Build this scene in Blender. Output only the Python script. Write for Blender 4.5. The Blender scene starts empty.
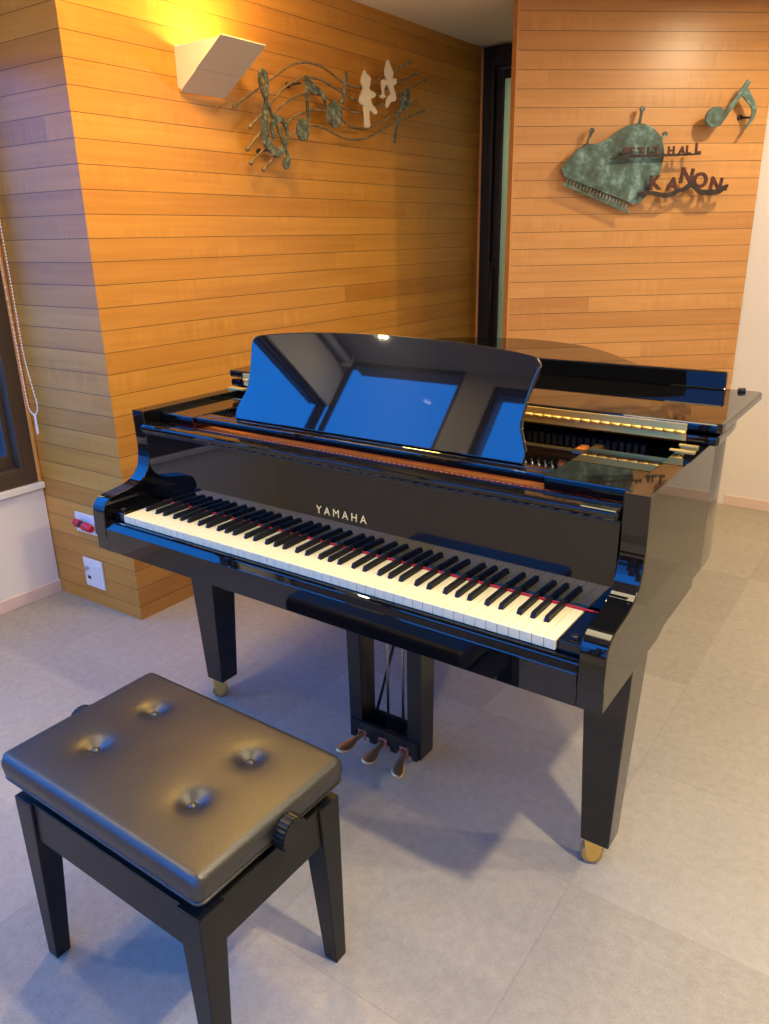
import bpy, bmesh, math, random
from mathutils import Vector, Matrix
random.seed(7)
PI = math.pi
C = bpy.context.scene.collection
S = bpy.context.scene

# ------------------------------------------------------------------ materials
def mat(name, color=(.5, .5, .5), rough=.5, metal=0., ior=1.5, **kw):
    m = bpy.data.materials.new(name); m.use_nodes = True
    b = m.node_tree.nodes['Principled BSDF']
    b.inputs['Base Color'].default_value = (*color, 1)
    b.inputs['Roughness'].default_value = rough
    b.inputs['Metallic'].default_value = metal
    b.inputs['IOR'].default_value = ior
    for k, v in kw.items():
        b.inputs[k.replace('_', ' ')].default_value = v
    return m

class NT:
    """small helper to write node trees"""
    def __init__(s, m): s.m = m; s.t = m.node_tree; s.b = s.t.nodes['Principled BSDF']
    def n(s, typ, **kw):
        x = s.t.nodes.new(typ)
        for k, v in kw.items(): setattr(x, k, v)
        return x
    def link(s, a, b): s.t.links.new(a, b)
    def val(s, sock, v):
        if hasattr(v, 'links'): s.link(v, sock)
        else: sock.default_value = v
    def math(s, op, a, b=0., c=0.):
        x = s.n('ShaderNodeMath', operation=op)
        for i, v in enumerate((a, b, c)): s.val(x.inputs[i], v)
        return x.outputs[0]
    def vmath(s, op, a, b=(0, 0, 0)):
        x = s.n('ShaderNodeVectorMath', operation=op)
        s.val(x.inputs[0], a); s.val(x.inputs[1], b)
        return x.outputs['Value'] if op == 'DOT_PRODUCT' else x.outputs['Vector']
    def comb(s, a, b, c):
        x = s.n('ShaderNodeCombineXYZ')
        for i, v in enumerate((a, b, c)): s.val(x.inputs[i], v)
        return x.outputs[0]
    def noise(s, vec, scale=1., detail=3., rough=.5):
        x = s.n('ShaderNodeTexNoise'); s.val(x.inputs['Vector'], vec)
        x.inputs['Scale'].default_value = scale; x.inputs['Detail'].default_value = detail; x.inputs['Roughness'].default_value = rough
        return x.outputs['Fac']
    def white(s, vec):
        x = s.n('ShaderNodeTexWhiteNoise', noise_dimensions='3D'); s.val(x.inputs['Vector'], vec); return x.outputs['Value']
    def mix(s, f, a, b, mode='MIX'):
        x = s.n('ShaderNodeMix', data_type='RGBA', blend_type=mode)
        s.val(x.inputs[0], f); s.val(x.inputs[6], a if hasattr(a, 'links') else (*a, 1)); s.val(x.inputs[7], b if hasattr(b, 'links') else (*b, 1))
        return x.outputs[2]
    def ramp(s, f, stops):
        x = s.n('ShaderNodeValToRGB'); e = x.color_ramp.elements
        while len(e) < len(stops): e.new(.5)
        for q, (p, c) in zip(e, stops): q.position = p; q.color = (*c, 1)
        s.val(x.inputs[0], f); return x.outputs[0]
    def rng(s, f, a, b, c, d):
        x = s.n('ShaderNodeMapRange'); s.val(x.inputs[0], f)
        for i, v in enumerate((a, b, c, d)): x.inputs[i + 1].default_value = v
        return x.outputs[0]
    def bump(s, h, strength=.3, dist=.002):
        x = s.n('ShaderNodeBump'); x.inputs['Strength'].default_value = strength; x.inputs['Distance'].default_value = dist
        s.link(h, x.inputs['Height']); s.link(x.outputs[0], s.b.inputs['Normal'])
    def base(s, c): s.link(c, s.b.inputs['Base Color'])
    def pos(s): return s.n('ShaderNodeNewGeometry').outputs['Position']

def plank_mat(name, z0, pitch, c_lo, c_hi, rough=.36):
    m = mat(name, rough=rough, ior=1.6); t = NT(m)
    g = t.n('ShaderNodeNewGeometry')
    tan = t.vmath('CROSS_PRODUCT', g.outputs['True Normal'], (0, 0, 1))
    u = t.vmath('DOT_PRODUCT', g.outputs['Position'], tan)
    sx = t.n('ShaderNodeSeparateXYZ'); t.link(g.outputs['Position'], sx.inputs[0]); z = sx.outputs[2]
    q = t.math('DIVIDE', t.math('SUBTRACT', z, z0), pitch)
    k = t.math('FLOOR', q); fr = t.math('SUBTRACT', q, k)
    r1 = t.white(t.comb(k, 3.1, 0))
    seg = t.math('ADD', t.math('DIVIDE', u, 2.6), t.math('MULTIPLY', r1, 9.)); si = t.math('FLOOR', seg); sf = t.math('SUBTRACT', seg, si)
    r2 = t.white(t.comb(k, si, 7.7))
    grain = t.noise(t.comb(t.math('MULTIPLY', u, 2.2), t.math('MULTIPLY', z, 55.), t.math('MULTIPLY', r2, 40.)), 1., 4., .6)
    grain2 = t.noise(t.comb(t.math('MULTIPLY', u, 1.3), t.math('MULTIPLY', z, 16.), t.math('ADD', t.math('MULTIPLY', r2, 31.), 4.)), 1., 3., .5)
    fig = t.noise(t.comb(t.math('MULTIPLY', u, 46.), t.math('MULTIPLY', z, 7.), t.math('MULTIPLY', r2, 23.)), 1., 2., .5)
    figm = t.noise(t.comb(t.math('MULTIPLY', u, 3.), t.math('MULTIPLY', z, 9.), t.math('MULTIPLY', r2, 11.)), 1., 1., .5)
    f = t.math('ADD', t.math('MULTIPLY', grain, .40), t.math('MULTIPLY', grain2, .46)); f = t.math('SUBTRACT', f, .08)
    f = t.math('ADD', f, t.math('MULTIPLY', r2, .28))
    f = t.math('ADD', f, t.math('MULTIPLY', t.math('MULTIPLY', t.math('SUBTRACT', fig, .5), t.rng(figm, .5, .68, 0., 1.)), .55))
    col = t.ramp(f, [(.25, c_lo), (.78, c_hi)])
    line = t.math('LESS_THAN', fr, .032)
    butt = t.math('LESS_THAN', sf, .0006)
    gap = t.math('MAXIMUM', line, t.math('MULTIPLY', butt, .3))
    col = t.mix(t.math('MULTIPLY', gap, .80), col, (.055, .022, .008))
    t.base(col)
    t.bump(t.math('SUBTRACT', t.math('MULTIPLY', grain, .06), gap), .5, .0015)
    return m

def black_gloss(name, c=(.004, .004, .0045), rough=.025, ior=1.6):
    return mat(name, c, rough, 0, ior)

M = {}
M['left_wood'] = plank_mat('amber_lit_plank', 2.022, .0757, (.43, .172, .020), (.66, .320, .055))  # same boards as the panel; amber lamplight is put into the colour
M['panel_wood'] = plank_mat('pale_plank', 2.3136, .0752, (.46, .205, .058), (.66, .335, .112))
M['trim_wood'] = mat('trim_wood', (.60, .30, .09), .4)
M['white_wall'] = mat('white_wall', (.74, .70, .66), .85)
t = NT(M['white_wall']); t.bump(t.noise(t.pos(), 220., 2.), .15, .001)
M['ceiling'] = mat('ceiling_white', (.86, .83, .79), .9)
M['sill'] = mat('sill_white', (.75, .72, .66), .45)
M['vinyl'] = mat('pink_vinyl', (.70, .54, .46), .5)
M['bronze'] = mat('bronze_aluminium', (.085, .056, .034), .42, .3)
M['door_dark'] = mat('dark_door_metal', (.020, .016, .013), .4, .3)
M['frosted'] = m = mat('frosted_pane', (.50, .58, .48), .35); nt = m.node_tree
tl = nt.nodes.new('ShaderNodeBsdfTranslucent'); tl.inputs[0].default_value = (.55, .66, .54, 1); mx = nt.nodes.new('ShaderNodeMixShader'); mx.inputs[0].default_value = .7
nt.links.new(nt.nodes['Principled BSDF'].outputs[0], mx.inputs[1]); nt.links.new(tl.outputs[0], mx.inputs[2]); nt.links.new(mx.outputs[0], nt.nodes['Material Output'].inputs[0])
M['dark_out'] = mat('dark_exterior', (.03, .028, .03), .8)
M['plastic_white'] = mat('white_plastic', (.78, .76, .72), .4)
M['lamp_white'] = mat('lamp_white', (.74, .68, .60), .5)
M['bead'] = mat('bead_white', (.80, .74, .70), .35)
M['red'] = mat('red_plastic', (.55, .015, .03), .35)
M['dark_plastic'] = mat('dark_plastic', (.02, .02, .022), .4)

# carpet: short pile in half-metre tiles
m = mat('carpet', rough=.95); M['carpet'] = m; t = NT(m); P = t.pos()
sx = t.n('ShaderNodeSeparateXYZ'); t.link(P, sx.inputs[0])
qx = t.math('DIVIDE', t.math('SUBTRACT', sx.outputs[0], .611), .495); qy = t.math('DIVIDE', t.math('SUBTRACT', sx.outputs[1], .185), .495)
ix = t.math('FLOOR', qx); iy = t.math('FLOOR', qy); fx = t.math('SUBTRACT', qx, ix); fy = t.math('SUBTRACT', qy, iy)
rnd = t.white(t.comb(ix, iy, 2.))
chk = t.math('MODULO', t.math('ABSOLUTE', t.math('ADD', ix, iy)), 2.)
fa = t.noise(t.comb(t.math('MULTIPLY', sx.outputs[0], 420.), t.math('MULTIPLY', sx.outputs[1], 160.), 0.), 1., 2.)
fb = t.noise(t.comb(t.math('MULTIPLY', sx.outputs[0], 160.), t.math('MULTIPLY', sx.outputs[1], 420.), 5.), 1., 2.)
pile = t.math('ADD', t.math('MULTIPLY', fa, chk), t.math('MULTIPLY', fb, t.math('SUBTRACT', 1., chk)))
big = t.noise(P, 3.2, 4., .6)
mid = t.noise(P, 38., 4., .7)
f = t.math('ADD', t.math('MULTIPLY', pile, .50), t.math('MULTIPLY', big, .26)); f = t.math('ADD', f, t.math('MULTIPLY', t.math('SUBTRACT', mid, .42), .55)); f = t.math('ADD', f, t.math('MULTIPLY', rnd, .26))
col = t.ramp(f, [(.20, (.27, .245, .205)), (.82, (.47, .43, .365))])
seam = t.math('LESS_THAN', t.math('MINIMUM', fx, fy), .006)
col = t.mix(t.math('MULTIPLY', seam, .16), col, (.12, .10, .085))
t.base(col); t.bump(pile, .6, .003)

M['black'] = black_gloss('black_polyester')
M['desk'] = m = black_gloss('black_desk_gloss', rough=.34); t = NT(m)
t.b.inputs['Specular IOR Level'].default_value = .04; t.b.inputs['Anisotropic'].default_value = .93
t.b.inputs['Coat Weight'].default_value = 1.; t.b.inputs['Coat Roughness'].default_value = .025; t.b.inputs['Coat IOR'].default_value = 1.8
t.link(t.comb(0., .375, .927), t.b.inputs['Tangent'])
M['satin'] = mat('black_satin', (.010, .010, .010), .28)
M['matt_black'] = mat('matt_black', (.004, .004, .004), .7)
M['felt'] = mat('red_felt', (.42, .010, .026), .9)
M['orange_felt'] = mat('action_wood', (.52, .16, .03), .5)
M['ivory'] = mat('white_key_plastic', (.80, .715, .45), .22)
M['key_black'] = mat('black_key_plastic', (.010, .010, .010), .38, ior=1.3)
M['brass'] = mat('brass', (.86, .60, .18), .5, 1.)
M['caster_brass'] = mat('worn_caster_brass', (.60, .43, .20), .38, .9)
M['steel'] = mat('steel', (.45, .47, .50), .3, 1.)
M['gold'] = mat('gold_letter', (.85, .66, .25), .4, .1)
M['bronze_paint'] = mat('bronze_plate_paint', (.22, .13, .04), .35, .5)
M['pedal'] = mat('pedal_brass', (.72, .48, .24), .4, 1.)
M['pink_felt'] = mat('pink_felt', (.45, .16, .14), .9)
M['bench_black'] = mat('bench_satin_black', (.009, .009, .009), .36, ior=1.38)
m = mat('black_leatherette', (.010, .0095, .009), .39, ior=1.8); M['leather'] = m; t = NT(m)
v = t.n('ShaderNodeTexVoronoi'); v.inputs['Scale'].default_value = 420.; t.link(t.pos(), v.inputs['Vector'])
t.bump(t.math('ADD', v.outputs['Distance'], t.math('MULTIPLY', t.noise(t.pos(), 60., 3.), 1.2)), .22, .0012)
def patina(name, a, b, c, s=16.):
    m = mat(name, rough=.6, metal=.15); t = NT(m); P = t.pos()
    f = t.noise(P, s, 5., .65); g = t.noise(P, s * 3.3, 4., .6)
    col = t.ramp(f, [(.36, a), (.52, b), (.68, c)]); t.base(t.mix(t.rng(g, .5, .7, 0, .5), col, a)); t.bump(g, .3, .002)
    return m
M['patina'] = patina('verdigris_copper', (.050, .072, .062), (.085, .155, .145), (.24, .40, .42))
M['patina_dark'] = patina('verdigris_on_steel', (.045, .052, .044), (.10, .13, .11), (.36, .41, .37), 40.)
M['wire'] = patina('weathered_wire', (.13, .085, .045), (.22, .16, .09), (.34, .27, .17), 50.)
M['rust'] = patina('rusty_copper', (.040, .012, .010), (.085, .018, .016), (.07, .04, .035), 40.)
M['rust_dark'] = patina('dark_iron', (.018, .012, .012), (.03, .018, .018), (.05, .03, .03), 40.)
M['figure'] = mat('pale_painted_metal', (.70, .62, .52), .5)

def glass_mat():
    m = bpy.data.materials.new('window_glass'); m.use_nodes = True; nt = m.node_tree; nt.nodes.clear()
    o = nt.nodes.new('ShaderNodeOutputMaterial'); mx = nt.nodes.new('ShaderNodeMixShader'); tr = nt.nodes.new('ShaderNodeBsdfTransparent')
    gl = nt.nodes.new('ShaderNodeBsdfGlossy'); lw = nt.nodes.new('ShaderNodeLayerWeight'); lw.inputs[0].default_value = .5; pw = nt.nodes.new('ShaderNodeMath'); pw.operation = 'POWER'; pw.inputs[1].default_value = 5.; fr = nt.nodes.new('ShaderNodeMath'); fr.operation = 'MULTIPLY_ADD'; fr.inputs[1].default_value = .7; fr.inputs[2].default_value = .03; nt.links.new(lw.outputs['Facing'], pw.inputs[0]); nt.links.new(pw.outputs[0], fr.inputs[0])
    tr.inputs[0].default_value = (.93, .95, .95, 1); gl.inputs['Roughness'].default_value = 0
    nt.links.new(fr.outputs[0], mx.inputs[0]); nt.links.new(tr.outputs[0], mx.inputs[1]); nt.links.new(gl.outputs[0], mx.inputs[2]); nt.links.new(mx.outputs[0], o.inputs[0])
    return m
M['glass'] = glass_mat()

# ------------------------------------------------------------------ mesh helpers
def bx(bm, x0, x1, y0, y1, z0, z1, bev=0., seg=2):
    vs = [bm.verts.new((x, y, z)) for z in (z0, z1) for x, y in ((x0, y0), (x1, y0), (x1, y1), (x0, y1))]
    fs = [bm.faces.new([vs[i] for i in f]) for f in ((3, 2, 1, 0), (4, 5, 6, 7), (0, 1, 5, 4), (1, 2, 6, 5), (2, 3, 7, 6), (3, 0, 4, 7))]
    if bev > 0:
        es = list({e for f in fs for e in f.edges})
        bmesh.ops.bevel(bm, geom=es, offset=bev, segments=seg, profile=.5, affect='EDGES')
def box(*a, **k):
    bm = bmesh.new(); bx(bm, *a, **k); return bm
def prism(bm, pts, fn, d0, d1, bev=0., seg=2):
    """outline pts (2-D), extruded from depth d0 to d1; fn(a, b, d) -> point"""
    A = [bm.verts.new(fn(a, b, d0)) for a, b in pts]; B = [bm.verts.new(fn(a, b, d1)) for a, b in pts]
    n = len(pts); fs = [bm.faces.new(A), bm.faces.new(B[::-1])]
    caps = list(fs[0].edges) + list(fs[1].edges)
    for i in range(n):
        j = (i + 1) % n; fs.append(bm.faces.new((A[j], A[i], B[i], B[j])))
    bmesh.ops.recalc_face_normals(bm, faces=fs)
    if bev > 0: bmesh.ops.bevel(bm, geom=caps, offset=bev, segments=seg, profile=.5, affect='EDGES')
XY = lambda a, b, d: (a, b, d)
YZ = lambda a, b, d: (d, a, b)
XZ = lambda a, b, d: (a, d, b)
def taper(bm, lo, hi, z0, z1, bev=0.):
    """square post: lo/hi = (x0, x1, y0, y1)"""
    vs = []
    for (x0, x1, y0, y1), z in ((lo, z0), (hi, z1)):
        vs += [bm.verts.new((x, y, z)) for x, y in ((x0, y0), (x1, y0), (x1, y1), (x0, y1))]
    fs = [bm.faces.new([vs[i] for i in f]) for f in ((3, 2, 1, 0), (4, 5, 6, 7), (0, 1, 5, 4), (1, 2, 6, 5), (2, 3, 7, 6), (3, 0, 4, 7))]
    if bev: bmesh.ops.bevel(bm, geom=list({e for f in fs for e in f.edges}), offset=bev, segments=2, profile=.5, affect='EDGES')
def cyl(bm, p0, p1, r0, r1=None, n=16, bev=0.):
    p0 = Vector(p0); p1 = Vector(p1); d = p1 - p0; r1 = r0 if r1 is None else r1
    q = d.to_track_quat('Z', 'Y'); A = []; B = []
    for i in range(n):
        a = 2 * PI * i / n; v = Vector((math.cos(a), math.sin(a), 0))
        A.append(bm.verts.new(p0 + q @ (v * r0))); B.append(bm.verts.new(p1 + q @ (v * r1)))
    c0 = bm.faces.new(A[::-1]); c1 = bm.faces.new(B)
    for i in range(n):
        j = (i + 1) % n; f = bm.faces.new((A[i], A[j], B[j], B[i])); f.smooth = True
    if bev: bmesh.ops.bevel(bm, geom=list(c0.edges) + list(c1.edges), offset=bev, segments=2, profile=.5, affect='EDGES')
def tube(bm, pts, r, n=8, ends=True):
    """pts 3-D; r a number or list"""
    P = [Vector(p) for p in pts]; R = r if isinstance(r, (list, tuple)) else [r] * len(P); rings = []
    up = Vector((0, 0, 1))
    for i, p in enumerate(P):
        d = (P[min(i + 1, len(P) - 1)] - P[max(i - 1, 0)]).normalized()
        u0 = up if abs(d.dot(up)) < .95 else Vector((1, 0, 0))
        a = d.cross(u0).normalized(); b = d.cross(a)
        rings.append([bm.verts.new(p + (a * math.cos(2 * PI * k / n) + b * math.sin(2 * PI * k / n)) * R[i]) for k in range(n)])
    for A, B in zip(rings, rings[1:]):
        # keep the rings in step
        off = min(range(n), key=lambda o: (A[0].co - B[o].co).length); B[:] = B[off:] + B[:off]
        for k in range(n):
            f = bm.faces.new((A[k], A[(k + 1) % n], B[(k + 1) % n], B[k])); f.smooth = True
    if ends: bm.faces.new(rings[0][::-1]); bm.faces.new(rings[-1])
def ball(bm, p, r, u=12, v=8, sc=(1, 1, 1)):
    g = bmesh.ops.create_uvsphere(bm, u_segments=u, v_segments=v, radius=r)
    for q in g['verts']: q.co = Vector(p) + Vector((q.co.x * sc[0], q.co.y * sc[1], q.co.z * sc[2]))
    for f in {f for q in g['verts'] for f in q.link_faces}: f.smooth = True
def spline(pts, k=6, closed=False):
    """Catmull-Rom through pts"""
    P = [Vector(p) for p in pts]; n = len(P); out = []
    g = (lambda i: P[i % n]) if closed else (lambda i: P[max(0, min(n - 1, i))])
    for i in range(n if closed else n - 1):
        a, b, c, d = g(i - 1), g(i), g(i + 1), g(i + 2)
        for j in range(k):
            s = j / k
            out.append(.5 * ((2 * b) + (c - a) * s + (2 * a - 5 * b + 4 * c - d) * s * s + (3 * b - a - 3 * c + d) * s ** 3))
    if not closed: out.append(P[-1])
    return [tuple(p) for p in out]
def ribbon(pts, w):
    """2-D stroke outline of variable width"""
    L = []; Rr = []; n = len(pts)
    for i, p in enumerate(pts):
        a = Vector(pts[max(i - 1, 0)]); b = Vector(pts[min(i + 1, n - 1)]); d = (b - a).normalized(); q = Vector((-d.y, d.x)) * w[i] / 2
        L.append(tuple(Vector(p) + q)); Rr.append(tuple(Vector(p) - q))
    return L, Rr
def stroke(bm, pts, w, fn, d0, d1):
    """solid flat stroke made of quads (safe where it crosses itself)"""
    if not isinstance(w, (list, tuple)): w = [w] * len(pts)
    L, Rr = ribbon(pts, w); n = len(pts)
    V = [[bm.verts.new(fn(*q, d)) for q in (l, r)] for l, r in zip(L, Rr) for d in (d0,)]
    W = [[bm.verts.new(fn(*q, d1)) for q in (l, r)] for l, r in zip(L, Rr)]
    fs = []
    for i in range(n - 1):
        fs += [bm.faces.new((V[i][0], V[i + 1][0], V[i + 1][1], V[i][1])), bm.faces.new((W[i][1], W[i + 1][1], W[i + 1][0], W[i][0])),
               bm.faces.new((V[i][0], W[i][0], W[i + 1][0], V[i + 1][0])), bm.faces.new((V[i + 1][1], W[i + 1][1], W[i][1], V[i][1]))]
    fs += [bm.faces.new((V[0][1], W[0][1], W[0][0], V[0][0])), bm.faces.new((V[-1][0], W[-1][0], W[-1][1], V[-1][1]))]
    bmesh.ops.recalc_face_normals(bm, faces=fs)
def resample_w(w, n):
    out = []
    for i in range(n):
        f = i / (n - 1) * (len(w) - 1); a = int(min(f, len(w) - 2)); out.append(w[a] + (w[a + 1] - w[a]) * (f - a))
    return out
def ellipse(c, a, b, ang, n=20):
    ca, sa = math.cos(ang), math.sin(ang)
    return [(c[0] + a * math.cos(t) * ca - b * math.sin(t) * sa, c[1] + a * math.cos(t) * sa + b * math.sin(t) * ca) for t in [2 * PI * i / n for i in range(n)]]
def text_mesh(body, size, depth, shear=0., spacing=1., offset=0.):
    cu = bpy.data.curves.new('lettering', 'FONT'); cu.body = body; cu.size = size; cu.extrude = depth / 2; cu.space_character = spacing; cu.shear = shear; cu.offset = offset
    cu.align_x = 'LEFT'; cu.resolution_u = 4
    o = bpy.data.objects.new('lettering', cu); C.objects.link(o); bpy.context.view_layer.update()
    me = bpy.data.meshes.new_from_object(o.evaluated_get(bpy.context.evaluated_depsgraph_get())); me.materials.clear()
    bm = bmesh.new(); bm.from_mesh(me); bpy.data.objects.remove(o); bpy.data.curves.remove(cu); bpy.data.meshes.remove(me)
    return bm

# ------------------------------------------------------------------ objects
def root_loc(o):
    while o.parent: o = o.parent
    return Vector(o.location)
def obj(name, bm, m, parent=None, smooth=False, loc=None, local=False):
    """mesh given in room coordinates -> one object, origin at the thing's base"""
    me = bpy.data.meshes.new(name)
    o = bpy.data.objects.new(name, me); C.objects.link(o)
    if parent is not None:
        o.parent = parent; org = root_loc(parent)
        if loc is not None: o.location = Vector(loc) - org if not local else Vector(loc); org = Vector(loc)
    else:
        org = Vector(loc) if loc is not None else Vector((0, 0, 0)); o.location = org
    if not local: bmesh.ops.translate(bm, verts=bm.verts, vec=-org)
    if smooth:
        for f in bm.faces: f.smooth = True
    bm.to_mesh(me); bm.free(); me.materials.append(M[m] if isinstance(m, str) else m)
    return o
def tag(o, label, cat, group=None):
    o['label'] = label; o['category'] = cat
    if group: o['group'] = group
    return o
def thing(name, label, cat, loc, group=None):
    o = bpy.data.objects.new(name, None); o.empty_display_size = .1; C.objects.link(o); o.location = loc
    return tag(o, label, cat, group)
def struct(name, bm, m, parent=None):
    o = obj(name, bm, m, parent)
    if parent is None: o['kind'] = 'structure'
    return o
WIRES = [[[0.656,1.873],[0.707,1.903],[0.784,1.945],[0.845,1.979],[0.921,2.023],[0.978,2.051],[1.027,2.067],[1.085,2.077],[1.161,2.075],[1.225,2.061],[1.319,2.033],[1.41,2.028],[1.484,2.042],[1.571,2.077],[1.674,2.119],[1.829,2.184]],[[0.729,1.813],[0.807,1.868],[0.878,1.924],[0.95,1.976],[1.022,2.008],[1.081,2.023],[1.157,2.025],[1.221,2.013],[1.307,1.994],[1.397,1.979],[1.482,1.994],[1.57,2.024],[1.684,2.07],[1.89,2.148]],[[0.708,1.733],[0.78,1.792],[0.845,1.849],[0.902,1.894],[0.968,1.932],[1.039,1.957],[1.091,1.966],[1.153,1.968],[1.218,1.959],[1.294,1.937],[1.374,1.926],[1.447,1.933],[1.534,1.957],[1.636,1.997],[1.779,2.055],[1.96,2.129]],[[0.721,1.685],[0.794,1.737],[0.866,1.791],[0.931,1.838],[0.99,1.873],[1.057,1.897],[1.117,1.909],[1.195,1.909],[1.272,1.896],[1.34,1.871],[1.423,1.866],[1.487,1.873],[1.565,1.898],[1.681,1.947],[1.876,2.026]],[[0.79,1.665],[0.859,1.718],[0.933,1.781],[0.985,1.813],[1.074,1.845],[1.144,1.848],[1.21,1.837],[1.287,1.819],[1.358,1.816],[1.453,1.826],[1.542,1.854],[1.692,1.912],[1.941,1.989]]]
CLEF_A = [[0.804,2.012],[0.795,1.994],[0.795,1.963],[0.807,1.928],[0.829,1.892],[0.852,1.856],[0.872,1.825],[0.893,1.788],[0.913,1.752],[0.926,1.722],[0.926,1.701],[0.907,1.689]]
CLEF_B = [[0.804,2.012],[0.818,1.999],[0.826,1.975],[0.825,1.942],[0.815,1.905],[0.805,1.864],[0.796,1.822],[0.801,1.773],[0.828,1.741],[0.873,1.727],[0.906,1.749],[0.923,1.787],[0.924,1.829],[0.901,1.848],[0.871,1.849],[0.848,1.831],[0.839,1.805],[0.853,1.78]]
NOTE1_STEM = [[1.063,2.026],[1.061,1.941],[1.062,1.859]]
NOTE1_HEAD = [1.025,1.825]
NOTE1_FLAG = [[1.063,2.026],[1.073,1.999],[1.109,1.984],[1.149,1.975],[1.173,1.949],[1.175,1.924]]
NOTE2_STEM = [[1.324,2.075],[1.313,2.021],[1.292,1.949]]
NOTE2_HEAD = [1.234,1.901]
NOTE3_STEM = [[1.754,2.029],[1.714,1.927],[1.679,1.827]]
NOTE3_HEAD = [1.772,2.018]
FIG1 = [[1.433,2.084],[1.444,2.096],[1.453,2.086],[1.47,2.079],[1.486,2.071],[1.482,2.056],[1.478,2.041],[1.474,2.024],[1.511,2.018],[1.521,2.006],[1.496,1.992],[1.483,1.991],[1.489,1.97],[1.516,1.954],[1.532,1.937],[1.508,1.929],[1.475,1.943],[1.469,1.909],[1.474,1.876],[1.437,1.871],[1.438,1.906],[1.433,1.935],[1.431,1.956],[1.408,1.961],[1.401,1.978],[1.422,2.009],[1.431,2.025],[1.417,2.048],[1.427,2.07]]
FIG2 = [[1.622,2.162],[1.642,2.139],[1.661,2.116],[1.655,2.091],[1.684,2.096],[1.684,2.074],[1.661,2.06],[1.682,2.021],[1.674,2.001],[1.638,1.993],[1.615,1.968],[1.601,1.974],[1.616,2.01],[1.64,2.027],[1.618,2.055],[1.6,2.06],[1.585,2.025],[1.598,2.008],[1.566,2.0],[1.554,2.01],[1.577,2.02],[1.569,2.067],[1.59,2.079],[1.611,2.076],[1.598,2.107],[1.61,2.145]]
PINS = [[0.961,1.993],[0.77,1.735]]
SCALE_HEAD = [[[0.995,1.823]],[[1.056,1.828]],[[1.029,1.869]],[[1.022,1.781]]]
SIGN_PIANO = [[0.229,1.683],[0.241,1.703],[0.263,1.725],[0.297,1.76],[0.321,1.774],[0.346,1.782],[0.379,1.785],[0.411,1.792],[0.432,1.803],[0.453,1.817],[0.477,1.833],[0.501,1.848],[0.526,1.858],[0.551,1.864],[0.576,1.867],[0.602,1.866],[0.629,1.857],[0.648,1.848],[0.672,1.828],[0.689,1.809],[0.7,1.786],[0.707,1.764],[0.711,1.731],[0.708,1.705],[0.698,1.659],[0.682,1.626],[0.666,1.599],[0.65,1.573],[0.633,1.553],[0.616,1.536],[0.583,1.526],[0.56,1.537],[0.246,1.647]]
SIGN_KEYBAR = [[0.244,1.623],[0.263,1.604],[0.564,1.489],[0.582,1.503]]
SIGN_KEYS = [[0.254,1.644],[0.56,1.528],[0.246,1.621],[0.551,1.503]]
SIGN_PINS = [[[0.584,1.867],[0.592,1.927]],[[0.346,1.782],[0.364,1.84]],[[0.693,1.802],[0.71,1.823]]]
HALL_BAR = [[0.447,1.719],[0.489,1.726],[0.555,1.729],[0.616,1.731],[0.689,1.733],[0.775,1.734],[0.873,1.737]]
HALL_L = [[0.497,1.735],[0.53,1.735],[0.564,1.736],[0.614,1.737],[0.638,1.738],[0.71,1.738],[0.756,1.74],[0.796,1.742],[0.839,1.744]]
HALL_H = [[0.494,1.765],[0.497,1.735]]
KANON_L = [[0.646,1.592],[0.719,1.582],[0.786,1.623],[0.859,1.608],[0.936,1.596]]
KANON_H = [[0.713,1.632],[0.719,1.582]]
KANON_W = [[0.719,1.582],[0.762,1.587]]
BRANCH = [[0.59,1.569],[0.626,1.575],[0.67,1.572],[0.714,1.564],[0.752,1.567],[0.781,1.582],[0.812,1.588],[0.829,1.6],[0.847,1.606],[0.871,1.592],[0.895,1.575],[0.939,1.574],[0.976,1.576],[1.0,1.59],[1.023,1.604]]
BRANCH2 = [[0.988,1.586],[1.019,1.586]]
NOTE_HEAD = [0.923,1.888]
NOTE_STEM = [[0.942,1.86],[0.979,1.91],[1.025,1.975],[1.064,2.033]]
NOTE_FLAG = [[1.044,1.997],[1.066,1.972],[1.096,1.937],[1.105,1.912],[1.098,1.878],[1.071,1.837]]
NOTE_PIN = [1.077,1.895]
# ================================================================== CAMERA
CAM = Vector((1.0674, -1.1607, 1.4042)); YAW, PIT, ROL, F = .6185, .345, -.0191, 764.73
cy_, sy_, cp_, sp_ = math.cos(YAW), math.sin(YAW), math.cos(PIT), math.sin(PIT)
fwd = Vector((-sy_ * cp_, cy_ * cp_, -sp_)); rt = Vector((cy_, sy_, 0)); up = rt.cross(fwd)
r2 = rt * math.cos(ROL) + up * math.sin(ROL); u2 = up * math.cos(ROL) - rt * math.sin(ROL)
cd = bpy.data.cameras.new('camera'); cam = bpy.data.objects.new('camera', cd); C.objects.link(cam)
cd.sensor_fit = 'HORIZONTAL'; cd.sensor_width = 36; cd.lens = F * 36 / 769; cd.clip_start = .02
cam.matrix_world = Matrix(((r2.x, u2.x, -fwd.x, CAM.x), (r2.y, u2.y, -fwd.y, CAM.y), (r2.z, u2.z, -fwd.z, CAM.z), (0, 0, 0, 1)))
S.camera = cam

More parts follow.
